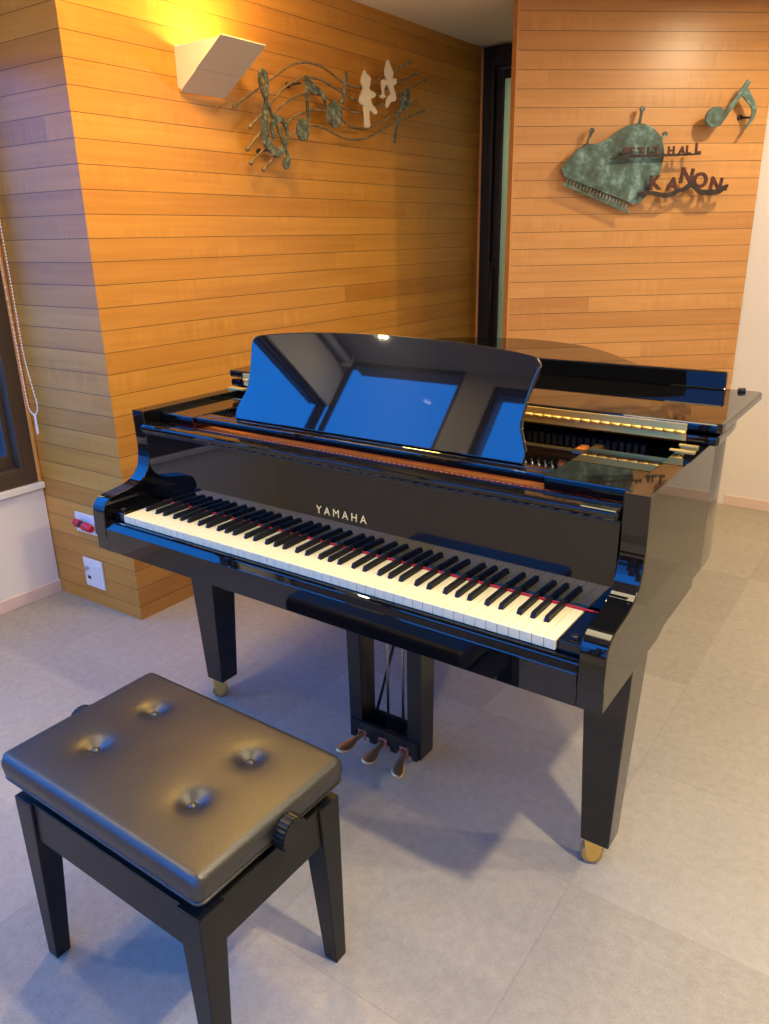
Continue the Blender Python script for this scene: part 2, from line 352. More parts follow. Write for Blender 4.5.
# ================================================================== SETTING
H = 2.377; YB = -1.59; XR = 4.2; YF = 3.115; XL = -1.806
struct('floor', box(-2.0, XR + .1, YB - .1, YF + .1, -.1, 0), 'carpet')
struct('ceiling', box(-2.0, XR + .1, YB - .1, YF + .15, H, H + .1), 'ceiling')
bm = bmesh.new(); prism(bm, [(-1.285, .481), (-1.252, 3.135), (-2.0, 3.135), (-2.0, .4665)], XY, 0, H)
struct('wall_left', bm, 'left_wood')
struct('wall_left_low', box(-1.96, XL, YB, .467, 0, .466), 'white_wall')
struct('wall_left_high', box(-1.96, XL, YB, .467, 2.045, H), 'white_wall')
struct('trim_1', box(-1.95, XL + .020, YB, .4685, .466, .493, bev=.004), 'sill')
struct('baseboard_left', box(XL, XL + .008, YB, .4695, 0, .054, bev=.002), 'vinyl')
struct('trim_2', box(-1.86, XL + .004, .4515, .4672, .493, 2.045, bev=.002), 'trim_wood')

def window(name, ax, a0, a1, z0, z1, plane, out, mull, w=.062, sw=.038, tw=None, dp=.045, fd=.11, w0=None):
    w0 = w if w0 is None else w0
    tw = w if tw is None else tw
    """bronze sliding window in a wall; ax 'y' = wall runs along y"""
    def bb(bm, s0, s1, d0, d1, q0, q1, bev=.003):
        if ax == 'y': bx(bm, min(d0, d1), max(d0, d1), s0, s1, q0, q1, bev)
        else: bx(bm, s0, s1, min(d0, d1), max(d0, d1), q0, q1, bev)
    p, o_ = plane, out
    bm = bmesh.new()
    for s0, s1, q0, q1 in ((a0, a0 + w0, z0, z1), (a1 - w, a1, z0, z1), (a0 + w0, a1 - w, z0, z0 + .072), (a0 + w0, a1 - w, z1 - tw, z1)):
        bb(bm, s0, s1, p - .002 * o_, p + fd * o_, q0, q1)
    r = struct(name, bm, 'bronze')
    edges = [a0 + w0] + mull + [a1 - w]
    for i, (e0, e1) in enumerate(zip(edges, edges[1:])):
        bm = bmesh.new(); d = dp + .03 * (i % 2)
        for s0, s1, q0, q1 in ((e0, e0 + sw, z0 + .072, z1 - tw), (e1 - sw, e1, z0 + .072, z1 - tw), (e0 + sw, e1 - sw, z0 + .072, z0 + .12), (e0 + sw, e1 - sw, z1 - tw - sw, z1 - tw)):
            bb(bm, s0, s1, p + d * o_, p + (d + .025) * o_, q0, q1, .002)
        f_ = obj('sash', bm, 'bronze', r)
        bm = bmesh.new(); bb(bm, e0 + sw - .004, e1 - sw + .004, p + (d + .010) * o_, p + (d + .014) * o_, z0 + .116, z1 - tw - sw + .004, 0)
        obj('pane', bm, 'glass', f_)
    return r
window('window_1', 'y', YB + .02, .4515, .493, 2.045, XL, -1, [-.56], .062, .020, .016, .016, .075, .012)
struct('wall_back_low', box(XL, XR, YB - .15, YB, 0, .47), 'white_wall')
struct('wall_back_high', box(-.80, XR, YB - .15, YB, 2.30, H), 'white_wall')
struct('wall_back_lintel', box(XL, -1.0, YB - .15, YB, 2.374, H), 'white_wall')
struct('wall_back_pier', box(-1.0, -.80, YB - .15, YB, .47, H), 'white_wall')
struct('wall_back', box(1.25, XR, YB - .15, YB, .47, 2.30), 'white_wall')
window('window_2', 'x', XL, -1.0, .47, 2.374, YB, -1, [], .014, .010, .006, .006, .035)
window('window_3', 'x', -.80, 1.25, .47, 2.30, YB, -1, [.235], .016, .020, .010, .008, .06)
struct('wall_right', box(XR, XR + .1, YB, YF, 0, H), 'white_wall')
struct('wall_far', box(-.36, XR, YF, YF + .12, 0, H), 'white_wall')
struct('baseboard_far', box(.30, XR, YF - .008, YF, 0, .056, bev=.002), 'vinyl')
# the diagonal clad panel
PL = Vector((-.6625, 2.3116)); PR_ = Vector((.2534, 3.1080)); pt = (PR_ - PL).normalized(); pn = Vector((pt.y, -pt.x)); PS = PL; PE = PL + pt * .016
bm = bmesh.new(); b0 = PE - pn * .075
prism(bm, [tuple(PE), tuple(PR_), (PR_.x - .095, 3.112), tuple(b0)], XY, 0, H); struct('wall_right_diagonal', bm, 'panel_wood')
bm = bmesh.new(); e0 = PE - pt * .003; prism(bm, [tuple(e0 + pn * .002), tuple(PE + pn * .002 + pt * .004), tuple(b0 + pt * .004), tuple(b0 - pt * .003)], XY, 0, H)
struct('trim_3', bm, 'trim_wood')
# dark door at the end of the left wall
bm = bmesh.new(); bx(bm, -1.237, -1.170, YF - .015, YF + .09, 0, H - .005, .004); bx(bm, -.43, -.36, YF - .015, YF + .09, 0, H - .005, .004); bx(bm, -1.17, -.43, YF - .015, YF + .09, 2.268, H - .005, .004)
bx(bm, -1.215, -1.205, YF - .021, YF - .014, 0, H - .03, .002)
d1 = struct('door_1', bm, 'door_dark')
bm = bmesh.new(); bx(bm, -1.167, -1.122, YF + .012, YF + .055, .01, 2.262, .004); bx(bm, -.48, -.433, YF + .012, YF + .055, .01, 2.262, .004); bx(bm, -1.122, -.48, YF + .012, YF + .055, 2.215, 2.262, .004); bx(bm, -1.122, -.48, YF + .012, YF + .055, .01, .12, .004)
lf = obj('door_leaf', bm, 'door_dark', d1)
obj('pane', box(-1.126, -.476, YF + .028, YF + .036, .116, 2.219), 'frosted', lf)
bm = bmesh.new(); tube(bm, [(-1.148, YF - .03, .75), (-1.148, YF - .03, 1.256)], .009, 10); cyl(bm, (-1.148, YF - .03, .80), (-1.148, YF + .014, .80), .006); cyl(bm, (-1.148, YF - .03, 1.2), (-1.148, YF + .014, 1.2), .006)
obj('handle', bm, 'door_dark', lf)
struct('trim_4', box(-1.256, -1.238, YF - .012, YF + .02, 0, H - .002, bev=.002), 'trim_wood')
# passage box behind the frosted door, added to keep out blue sky light
bm = bmesh.new(); bx(bm, -2.0, .2, 4.6, 4.7, 0, H); bx(bm, -2.1, -2.0, YF + .1, 4.7, 0, H); bx(bm, .2, .3, YF + .12, 4.7, 0, H); bx(bm, -2.1, .3, YF + .10, 4.7, H, H + .1); bx(bm, -2.1, .3, YF + .10, 4.7, -.1, 0)
struct('wall_passage', bm, 'white_wall')
# outside the left window: the building's own dark flank, and a paved yard
struct('wall_exterior', box(-5.0, -2.02, .52, .75, -.3, 3.2), 'dark_out')
struct('ground_exterior', box(-14., 9., -16., YB - .3, -.45, -.35), 'dark_out')

# ------------------------------------------------------------------ small wall fittings
FC = Vector((-1.285, .481)); ft = Vector((.9998, .0204))            # white-lit column face, runs along x
def onface(x, d, z):                                                 # x room coordinate, d off the face (towards the camera)
    s = (x - FC.x) / ft.x; return (x + .0204 * d, FC.y + ft.y * s - d, z)
F_ = lambda a, b, d: onface(a, d, b)
sw = thing('outlet_plate', 'white wall plate with socket and rocker switch low on the wooden column', 'outlet', onface(-1.543, 0, .08))
rr = lambda x0, x1, z0, z1: [(x0, z0), (x1, z0), (x1, z1), (x0, z1)]
bm = bmesh.new(); prism(bm, rr(-1.603, -1.485, .079, .203), F_, 0, .008, .002); obj('plate', bm, 'plastic_white', sw)
bm = bmesh.new(); prism(bm, rr(-1.540, -1.500, .105, .178), F_, .007, .011, .001); obj('rocker', bm, 'plastic_white', sw)
bm = bmesh.new(); p = onface(-1.580, .008, .160); p2 = onface(-1.580, .022, .160); cyl(bm, p, p2, .009, .008, 12, .001); obj('jack', bm, 'steel', sw)
bm = bmesh.new(); prism(bm, rr(-1.585, -1.566, .112, .126), F_, .007, .0095, .001); obj('socket', bm, 'dark_plastic', sw)
rd = thing('mounting_plate', 'white plate with a red and black fitting on the wooden column beside the keyboard end', 'wall plate', onface(-1.54, 0, .32))
bm = bmesh.new(); prism(bm, rr(-1.607, -1.470, .318, .398), F_, 0, .010, .002); obj('plate', bm, 'plastic_white', rd)
bm = bmesh.new()
a = Vector(onface(-1.580, .030, .366)); b = Vector(onface(-1.548, .030, .362)); c = Vector(onface(-1.498, .030, .355)); e = Vector(onface(-1.478, .030, .353))
cyl(bm, a, b, .015, .016, 14, .003); cyl(bm, c - (c - b) * .55, e, .018, .014, 14, .003); obj('fitting_body', bm, 'red', rd)
bm = bmesh.new(); cyl(bm, b - (b - a) * .1, c - (c - b) * .45, .0135, None, 14); cyl(bm, onface(-1.535, .008, .354), onface(-1.535, .03, .354), .008, None, 10); obj('fitting_grip', bm, 'dark_plastic', rd)

# roller blind pull chain in the window corner
rb = thing('roller_blind', 'white beaded pull chain loop of the roller blind in the window corner', 'blind', (-1.765, .30, 2.30))
bm = bmesh.new(); cyl(bm, (-1.765, -1.5, 2.325), (-1.765, .43, 2.325), .026, None, 20, .003); obj('roller', bm, 'plastic_white', rb)
bm = bmesh.new(); bx(bm, -1.806, -1.72, .43, .436, 2.285, 2.365, .002); obj('bracket', bm, 'plastic_white', rb)
bm = bmesh.new(); bx(bm, -1.806, -1.72, -1.52, -1.514, 2.285, 2.365, .002); obj('bracket', bm, 'plastic_white', rb)
bm = bmesh.new()
loop = [(-1.696, .418, 2.32)] + [(-1.696 + .005 * i / 8 , .418, 2.32 - 1.3 * i / 8) for i in range(1, 9)] + [(-1.672, .418, .90), (-1.658, .418, .83), (-1.674, .418, .796), (-1.697, .418, .79), (-1.719, .418, .812), (-1.724, .418, .86), (-1.727, .418, 1.0), (-1.734, .418, 1.3), (-1.756, .418, 2.32)]
lp = spline(loop, 14); acc = 0.; last = None; cordp = []
for q in lp:
    q = Vector(q)
    if last is None or (q - last).length >= .0078:
        ball(bm, q, .0036, 6, 4); last = q
tube(bm, lp[::5], .0009, 4); obj('bead_chain', bm, 'bead', rb)
bm = bmesh.new(); bx(bm, -1.690, -1.682, .414, .421, .715, .79, .002); obj('chain_clip', bm, 'plastic_white', rb)

# ------------------------------------------------------------------ sconce
WC = Vector((-1.285, .481)); wt = Vector((.0124, .99992)); wn = Vector((.99992, -.0124))
def onleft(u, z, d):
    q = WC + wt * u + wn * d; return (q.x, q.y, z)
u0, u1 = .445, .652
sc = thing('wall_sconce', 'white wedge-shaped uplight on the amber-lit plank wall', 'lamp', onleft((u0 + u1) / 2, 1.913, 0))
UD = lambda a, b, d: onleft(d, b, a)
def fr_pt(s): return (.018 + .212 * s, 1.911 + .134 * s)
bm = bmesh.new()
side = [(0, 1.913), (0, 2.040), (.012, 2.044), (.232, 2.046), (.020, 1.910)]
for a_, b_ in ((u0, u0 + .004), (u1 - .004, u1)): prism(bm, [(0, 1.913), (0, 2.043), (.228, 2.043), (.018, 1.911)], UD, a_, b_)
prism(bm, [(0, 1.913), (0, 2.05), (.004, 2.05), (.004, 1.913)], UD, u0 + .004, u1 - .004)
prism(bm, [(fr_pt(.3)[0] - .006, fr_pt(.3)[1] + .004), (fr_pt(.55)[0] - .006, fr_pt(.55)[1] + .004), (fr_pt(.55)[0] - .001, fr_pt(.55)[1] + .001), (fr_pt(.3)[0] - .001, fr_pt(.3)[1] + .001)], UD, u0 + .004, u1 - .004)
obj('housing', bm, 'lamp_white', sc)
n_ = Vector((.132, -.21)).normalized()
def slab(s0, s1, a_, b_):
    A = fr_pt(s0); B = fr_pt(s1); q = (n_.x * .005, n_.y * .005)
    return [(A[0], A[1]), (B[0], B[1]), (B[0] + q[0], B[1] + q[1]), (A[0] + q[0], A[1] + q[1])]
bm = bmesh.new(); prism(bm, slab(-.04, .402, 0, 0), UD, u0 - .002, u1 + .002, .001); obj('lower_front', bm, 'lamp_white', sc)
bm = bmesh.new(); prism(bm, slab(.412, 1.03, 0, 0), UD, u0 - .004, u1 + .004, .001); obj('upper_front', bm, 'lamp_white', sc)
bm = bmesh.new(); cyl(bm, onleft(u0 + .06, 1.985, .055), onleft(u1 - .06, 1.985, .055), .012, None, 14, .003)
bl = mat('lamp_bulb', (.9, .8, .6), .5); bl.node_tree.nodes['Principled BSDF'].inputs['Emission Color'].default_value = (1, .62, .22, 1); bl.node_tree.nodes['Principled BSDF'].inputs['Emission Strength'].default_value = 8.
obj('bulb', bm, bl, sc)

# ------------------------------------------------------------------ wire stave sculpture on the left wall
D0 = .06
ms = thing('music_stave_sculpture', 'wire stave wall sculpture with clef, notes and two pale figures', 'wall sculpture', onleft(1.2, 1.66, 0))
L3 = lambda a, b, d: onleft(a, b, d)
for w in WIRES:
    P3 = [onleft(a, b, D0) for a, b in w]; bm = bmesh.new(); tube(bm, spline(P3, 5), .0048, 8)
    ball(bm, P3[0], .0105); ball(bm, P3[-1], .0105); obj('stave_wire', bm, 'wire', ms)
bm = bmesh.new()
A = spline(CLEF_A, 5); stroke(bm, A, resample_w([.012, .020, .016, .011, .010, .010, .010, .010, .011, .014, .018, .012], len(A)), L3, D0 + .004, D0 + .012)
B = spline(CLEF_B, 5); stroke(bm, B, resample_w([.012, .022, .018, .012, .014, .022, .030, .036, .034, .026, .014, .012, .014, .020, .024, .018, .013, .008], len(B)), L3, D0 + .0045, D0 + .0135)
prism(bm, ellipse((.912, 1.692), .018, .022, 0), L3, D0 + .003, D0 + .014, .002)
obj('clef', bm, 'patina_dark', ms)
def wall_note(stem, head, flag, hw, hh, ang):
    bm = bmesh.new(); s_ = spline(stem, 4); stroke(bm, s_, .013, L3, D0 + .004, D0 + .011)
    prism(bm, ellipse(head, hh, hw, ang), L3, D0 + .003, D0 + .014, .003)
    if flag:
        f_ = spline(flag, 5); stroke(bm, f_, resample_w([.010, .040, .036, .020, .014, .006], len(f_)), L3, D0 + .0045, D0 + .0105)
    obj('note', bm, 'patina_dark', ms)
wall_note(NOTE1_STEM, NOTE1_HEAD, NOTE1_FLAG, .038, .044, 1.2)
wall_note(NOTE2_STEM, NOTE2_HEAD, None, .050, .052, 1.15)
wall_note(NOTE3_STEM, NOTE3_HEAD, None, .032, .050, 1.1)
for fg, lb in ((FIG1, 'pale cut-out figure standing on one leg'), (FIG2, 'pale cut-out winged figure leaping')):
    bm = bmesh.new(); pts = spline([(*q, 0) for q in fg], 3, True); prism(bm, [(q[0], q[1]) for q in pts], L3, D0 + .012, D0 + .020, 0)
    o = obj('figure', bm, 'figure', ms); o['label'] = lb
for u, z in PINS:
    u += .055
    bm = bmesh.new(); cyl(bm, onleft(u, z, 0), onleft(u, z, .012), .011, None, 12, .002); tube(bm, [onleft(u, z, .01), onleft(u + .02, z + .005, D0)], .004, 6); obj('wall_pin', bm, 'rust_dark', ms)

# ------------------------------------------------------------------ sign and note on the diagonal panel
def onpan(u, z, d):
    q = PL + pt * u + pn * d; return (q.x, q.y, z)
P3_ = lambda a, b, d: onpan(a, b, d)
sg = thing('concert_hall_sign', 'green patinated grand piano sign with hall name lettering on panel', 'sign', onpan(.55, 1.5, 0))
bm = bmesh.new(); pts = spline([(*q, 0) for q in SIGN_PIANO[:-2]], 3) + [(*q, 0) for q in SIGN_PIANO[-2:]]; prism(bm, [(q[0], q[1]) for q in pts], P3_, .042, .050, .002)
bd = obj('piano_plate', bm, 'patina', sg)
bm = bmesh.new()
ka, kb, kc, kd = [Vector(q) for q in SIGN_KEYS]
NK = 19
for i in range(NK):
    f0 = (i + .5) / NK; a_ = ka.lerp(kb, f0); b_ = kc.lerp(kd, f0)
    b_ = b_ + (b_ - a_) * .06
    prism(bm, ribbon([tuple(a_), tuple(b_)], [.0085, .0085])[0] + ribbon([tuple(a_), tuple(b_)], [.0085, .0085])[1][::-1], P3_, .044, .049)
obj('sign_keys', bm, 'patina', bd)
bm = bmesh.new(); a_, b_ = kc.lerp(kd, -.02), kc.lerp(kd, 1.03)
stroke(bm, [tuple(a_ + Vector((0, -.004))), tuple(b_ + Vector((0, -.004)))], .012, P3_, .048, .054)
obj('key_rail', bm, 'patina', bd)
for a_, b_ in SIGN_PINS:
    bm = bmesh.new(); stroke(bm, [tuple(a_), tuple(b_)], .011, P3_, .034, .042); prism(bm, ellipse(b_, .012, .012, 0, 12), P3_, .033, .043); cyl(bm, onpan(*a_, 0), onpan(*a_, .042), .006); obj('leg_pin', bm, 'patina_dark', sg)
def letters(body, pts, hs, fn_d, depth, m, parent, angs, name='letter'):
    for ch, p, h, an in zip(body, pts, hs, angs):
        bm = text_mesh(ch, h / .70, depth, 0, 1, h * .055)
        x0 = min(v.co.x for v in bm.verts) - .010
        for v in bm.verts:
            x, y, z = v.co; x -= x0; xr = x * math.cos(an) - y * math.sin(an); yr = x * math.sin(an) + y * math.cos(an)
            v.co = onpan(p[0] + xr, p[1] + yr, fn_d + z)
        obj(name, bm, m, parent)
bm = bmesh.new(); s_ = spline(HALL_BAR, 4); stroke(bm, s_, resample_w([.006, .010, .012, .010, .012, .010, .007], len(s_)), P3_, .070, .076); hb = obj('lettering_bar', bm, 'rust_dark', sg)
letters('PETITHALL', [(q[0] - .004, q[1] - .004) for q in HALL_L], [.034] * 8 + [.042], .073, .006, 'rust', hb, [0, .05, -.04, .06, 0, .05, -.05, .02, .04])
bm = bmesh.new(); s_ = spline(BRANCH, 5); stroke(bm, s_, resample_w([.012, .020, .018, .020, .020, .018, .020, .022, .022, .020, .022, .024, .024, .022, .010], len(s_)), P3_, .068, .078)
s_ = spline(BRANCH2, 3); stroke(bm, s_, resample_w([.02, .010], len(s_)), P3_, .0685, .0775); br = obj('lettering_branch', bm, 'rust_dark', sg)
letters('KANON', [(KANON_L[0][0] - .012, KANON_L[0][1] - .004), (KANON_L[1][0] - .008, KANON_L[1][1] + .004), (KANON_L[2][0] - .012, KANON_L[2][1] - .004), (KANON_L[3][0] - .020, KANON_L[3][1] - .012), (KANON_L[4][0] - .014, KANON_L[4][1] - .012)], [.058, .056, .062, .062, .058], .073, .008, 'rust', br, [.05, -.08, -.10, 0, -.12])
for u, z in ((.50, 1.728), (.66, 1.573)): bm = bmesh.new(); cyl(bm, onpan(u, z, .05), onpan(u, z, .072), .005); obj('standoff', bm, 'rust_dark', sg)
for u, z in ((.45, 1.70), (.60, 1.62)): bm = bmesh.new(); cyl(bm, onpan(u, z, 0), onpan(u, z, .043), .007); obj('mount', bm, 'rust_dark', sg)
nt_ = thing('quaver_sculpture', 'green patinated metal quaver note at the top right of the panel', 'wall sculpture', onpan(1.0, 1.85, 0))
bm = bmesh.new(); s_ = spline(NOTE_STEM, 4); stroke(bm, s_, resample_w([.026, .020, .020, .022], len(s_)), P3_, .066, .074)
prism(bm, ellipse(NOTE_HEAD, .048, .042, .35), P3_, .065, .078, .004); obj('note_head_and_stem', bm, 'patina', nt_)
bm = bmesh.new(); s_ = spline(NOTE_FLAG, 5); stroke(bm, s_, resample_w([.040, .034, .024, .020, .016, .004], len(s_)), P3_, .0665, .0735); obj('flag', bm, 'patina', nt_)
bm = bmesh.new(); cyl(bm, onpan(*NOTE_PIN, 0), onpan(*NOTE_PIN, .012), .011, None, 12, .002); cyl(bm, onpan(*NOTE_PIN, 0), onpan(1.097, 1.886, .068), .005); obj('wall_pin', bm, 'rust_dark', nt_)
bm = bmesh.new(); cyl(bm, onpan(.93, 1.88, 0), onpan(.93, 1.88, .066), .006); obj('wall_pin', bm, 'rust_dark', nt_)
# ================================================================== GRAND PIANO
HW = .714
pn_ = thing('grand_piano', 'glossy black grand piano with open keyboard and raised music desk', 'piano', (0, .8, 0))
def pp(name, bm, m='black', parent=None, **k): return obj(name, bm, m, parent or pn_, **k)
AW = .049
# case: two cheeks with the S-shaped front, then the bent rim
prof = [(.62, .645), (.62, .967), (.143, .967)] + [(q[0], q[1]) for q in spline([(.143, .967, 0), (.145, .90, 0), (.146, .855, 0), (.138, .812, 0), (.118, .785, 0), (.085, .770, 0), (.045, .763, 0), (.010, .758, 0), (-.010, .748, 0), (-.021, .730, 0), (-.024, .708, 0), (-.026, .654, 0)], 5)[1:]] + [(-.0217, .6535), (-.0217, .612), (.30, .612), (.34, .624), (.56, .626), (.56, .645)]
bm = bmesh.new()
prism(bm, prof, YZ, HW - AW, HW, .0022, 2); prism(bm, prof, YZ, -HW, -HW + AW, .0022, 2)
path = spline([(HW, .62, 0), (.710, .74, 0), (.672, .90, 0), (.585, 1.06, 0), (.455, 1.20, 0), (.325, 1.34, 0), (.205, 1.485, 0), (.072, 1.645, 0), (-.085, 1.77, 0), (-.255, 1.835, 0), (-.42, 1.838, 0), (-.57, 1.785, 0), (-.672, 1.69, 0), (-HW, 1.56, 0), (-HW, 1.2, 0), (-HW, .62, 0)], 6)
def offset(path, d):
    out = []
    for i, p in enumerate(path):
        a = Vector(path[max(i - 1, 0)]); b = Vector(path[min(i + 1, len(path) - 1)]); t_ = (b - a).normalized(); out.append((p[0] - t_.y * d, p[1] + t_.x * d))
    return out
inn = offset(path, AW); outp = [(p[0], p[1]) for p in path]
outp[0] = (HW, .62); inn[0] = (HW - AW, .62); inn[-1] = (-HW + AW, .62)
V = []
for (ox, oy), (ix_, iy_) in zip(outp, inn): V.append([bm.verts.new(q) for q in ((ox, oy, .645), (ox, oy, .967), (ix_, iy_, .967), (ix_, iy_, .645))])
for A, B in zip(V, V[1:]):
    for k in range(4):
        f = bm.faces.new((A[k], B[k], B[(k + 1) % 4], A[(k + 1) % 4])); f.smooth = k in (0, 2)
bmesh.ops.recalc_face_normals(bm, faces=bm.faces)
rim = pp('rim', bm)
bm = bmesh.new(); prism(bm, [(-.0217, .612), (.30, .612), (.34, .624), (.56, .626), (.56, .654), (-.0217, .654)], YZ, -HW + AW, HW - AW); pp('keybed', bm)
# soundboard underside with braces
bm = bmesh.new(); prism(bm, [q for q in offset(path, .03)][:-1] + [(-.68, .62)], XY, .70, .72); sb = pp('soundboard', bm, 'trim_wood')
bm = bmesh.new(); bx(bm, -.66, .66, .60, .67, .60, .70, .004)
for x in (-.45, -.1, .25): bx(bm, x - .03, x + .03, .67, 1.35 if x > 0 else 1.72, .62, .70, .004)
pp('back_post', bm, 'satin')
# iron plate, pins, strings
bm = bmesh.new(); prism(bm, [q for q in offset(path, AW + .004)] + [(-.66, .30), (.66, .30)], XY, .892, .900, .002); pl = pp('iron_plate', bm, 'bronze_paint')
bm = bmesh.new(); bx(bm, -.62, .62, .33, .36, .9, .918, .003); bx(bm, -.62, .62, .475, .49, .9, .912, .003)
for x in (-.36, -.05, .235, .47): bx(bm, x - .011, x + .011, .49, .98, .9, .935, .004)
pp('plate_bar', bm, 'bronze_paint')
bm = bmesh.new()
for i in range(74):
    x = -.60 + 1.2 * i / 73
    for r in range(3): cyl(bm, (x + .003 * r, .375 + .026 * r, .895), (x + .003 * r, .373 + .026 * r, .917), .0022, None, 6)
o = pp('tuning_pins', bm, 'steel'); o['kind'] = 'stuff'
bm = bmesh.new()
for i in range(74):
    x = -.60 + 1.2 * i / 73; y1 = 1.62 - max(0, (x + .30)) * 1.15
    tube(bm, [(x, .42, .914), (x, .48, .914), (x, y1, .914)], .0007, 4, False)
o = pp('strings', bm, 'steel'); o['kind'] = 'stuff'
bm = bmesh.new()
for i in range(70):
    x = -.58 + 1.15 * i / 69; bx(bm, x - .0055, x + .0055, .565, .60, .918, .945, .001)
o = pp('damper_heads', bm, 'matt_black'); o['kind'] = 'stuff'
pp('belly_rail', box(-.66, .66, .445, .463, .86, .921, bev=.003), 'satin')
bm = bmesh.new(); bx(bm, .425, .447, .42, .56, .90, .93, .004); pp('plate_spacer', bm, 'orange_felt')
# action seen behind the fallboard
bm = bmesh.new(); bx(bm, -.655, .655, .179, .232, .885, .912, .004); bx(bm, -.655, .655, .236, .30, .90, .916, .003); ar = pp('action_rail', bm, 'orange_felt')
bm = bmesh.new()
for i in range(88):
    x = -.60 + 1.2 * i / 87; bx(bm, x - .0042, x + .0042, .184, .208, .910, .9235, .002)
o = obj('hammer_heads', bm, 'felt', ar); o['kind'] = 'stuff'
bm = bmesh.new()
for i in range(88):
    x = -.60 + 1.2 * i / 87; cyl(bm, (x, .216, .909), (x, .216, .921), .0026, None, 6)
o = obj('rail_screws', bm, 'brass', ar); o['kind'] = 'stuff'
# key frame, cheeks, slip
pp('key_frame', box(-.655, .655, 0.004, .60, .654, .694), 'satin')
bm = bmesh.new(); prism(bm, [(-.0235, .6545), (-.0235, .677), (-.0224, .6790), (-.0125, .6905), (-.0115, .6925), (-.0105, .6968), (-.0090, .6980), (-.0035, .6980), (-.0035, .6545)], YZ, -.664, .664, .001); pp('key_slip', bm)
for s in (-1, 1):
    bm = bmesh.new(); a_, b_ = sorted((s * .6142, s * .6640)); bx(bm, a_, b_, .002, .136, .660, .7225, .004, 3); kb_ = pp('key_block', bm)
    bm = bmesh.new(); cyl(bm, (s * .640, .022, .722), (s * .640, .022, .728), .0085, .0075, 14, .002); obj('block_screw', bm, 'satin', kb_)
# keys
KW = 1.225 / 52
def key_mesh(name, bm): me = bpy.data.meshes.new(name); bm.to_mesh(me); bm.free(); return me
bm = bmesh.new(); bx(bm, -KW / 2 + .0005, KW / 2 - .0005, 0, .40, -.021, 0, .0012, 2); wk = key_mesh('white_key', bm); wk.materials.append(M['ivory'])
bm = bmesh.new(); lo = (-.0052, .0052, .0, .30); 
vs = [bm.verts.new(q) for q in ((-.0056, 0, -.004), (.0056, 0, -.004), (.0056, .28, -.004), (-.0056, .28, -.004), (-.0043, .006, .0115), (.0043, .006, .0115), (.0043, .28, .0125), (-.0043, .28, .0125))]
fs = [bm.faces.new([vs[i] for i in f]) for f in ((3, 2, 1, 0), (4, 5, 6, 7), (0, 1, 5, 4), (1, 2, 6, 5), (2, 3, 7, 6), (3, 0, 4, 7))]
bmesh.ops.bevel(bm, geom=list({e for f in fs for e in f.edges}), offset=.0014, segments=3, profile=.5, affect='EDGES')
bk = key_mesh('black_key', bm); bk.materials.append(M['key_black'])
def key(name, me, x, y, z):
    o = bpy.data.objects.new(name, me); C.objects.link(o); o.parent = pn_; o.location = (x, y - .8, z); return o
KZ = .7192
for i in range(52): key('white_key', wk, (i - 25.5) * KW, 0, KZ)
offs = {'C': -.0035, 'D': .0035, 'F': -.0045, 'G': 0, 'A': .0045}
for i in range(51):
    nm = 'ABCDEFG'[i % 7]
    if nm in 'ACDFG': key('black_key', bk, (i + 1 - 26) * KW + offs[nm], .052, KZ)
# fallboard
bm = bmesh.new(); prism(bm, [(.1405, .7295), (.1445, .916), (.166, .916), (.162, .7295)], YZ, -.6635, .6635); fb = pp('fallboard', bm)
bm = bmesh.new(); bx(bm, -.6635, .6635, .126, .177, .914, .9345, .007, 4); obj('fallboard_nose', bm, 'black', fb)
bm = bmesh.new(); bx(bm, -.6635, .6635, .1325, .1405, .9085, .9145, .0015); obj('nose_hinge', bm, 'satin', fb)
bm = bmesh.new(); bx(bm, -.613, .655, .1345, .1398, .7190, .7240, .0015); pp('name_felt', bm, 'felt')
bm = text_mesh('YAMAHA', .0275, .0012, 0, 1.55); w_ = max(v.co.x for v in bm.verts)
for v in bm.verts: x, y, z = v.co; v.co = (-.058 + x * .148 / w_, .1400 + (.061 + y) * .0214 - z, .7905 + y)
obj('lettering', bm, 'gold', fb)
# music shelf and desk
for s, x0, x1 in ((-1, -.6645, -.532), (1, .487, .6645)):
    bm = bmesh.new(); bx(bm, x0, x1, .200, .452, .926, .955, .003); pp('shelf_side', bm)
bm = bmesh.new(); bx(bm, -.532, .487, .208, .234, .935, .955, .003); bx(bm, -.532, .487, .243, .262, .9395, .953, .002); bx(bm, -.532, .487, .415, .445, .927, .950, .003); pp('shelf_rail', bm)
half = [(.418, 0), (.4205, .018), (.4195, .030), (.411, .050), (.401, .072), (.3975, .090), (.3975, .110), (.4015, .145), (.409, .185), (.4125, .205), (.411, .215), (.404, .2235), (.392, .228), (.353, .234), (.28, .241), (.216, .2455), (.12, .2495), (.03, .2515)]
outl = half + [(-x, h) for x, h in half[::-1]]
tu = Vector((0, .085, .21)).normalized(); tn = Vector((0, -tu.z, tu.y)); D0_ = Vector((0, .2465, .9555))
bm = bmesh.new(); prism(bm, outl, lambda a, b, d: tuple(Vector((a, 0, 0)) + D0_ + tu * b - tn * d), 0, .013, .0035, 3)
md = pp('music_desk', bm, 'desk')
for x in (-.25, .25): bm = bmesh.new(); tube(bm, [tuple(D0_ + tu * .13 - tn * .016 + Vector((x, 0, 0))), (x, .425, .951)], .005, 8); obj('desk_prop', bm, 'satin', md)
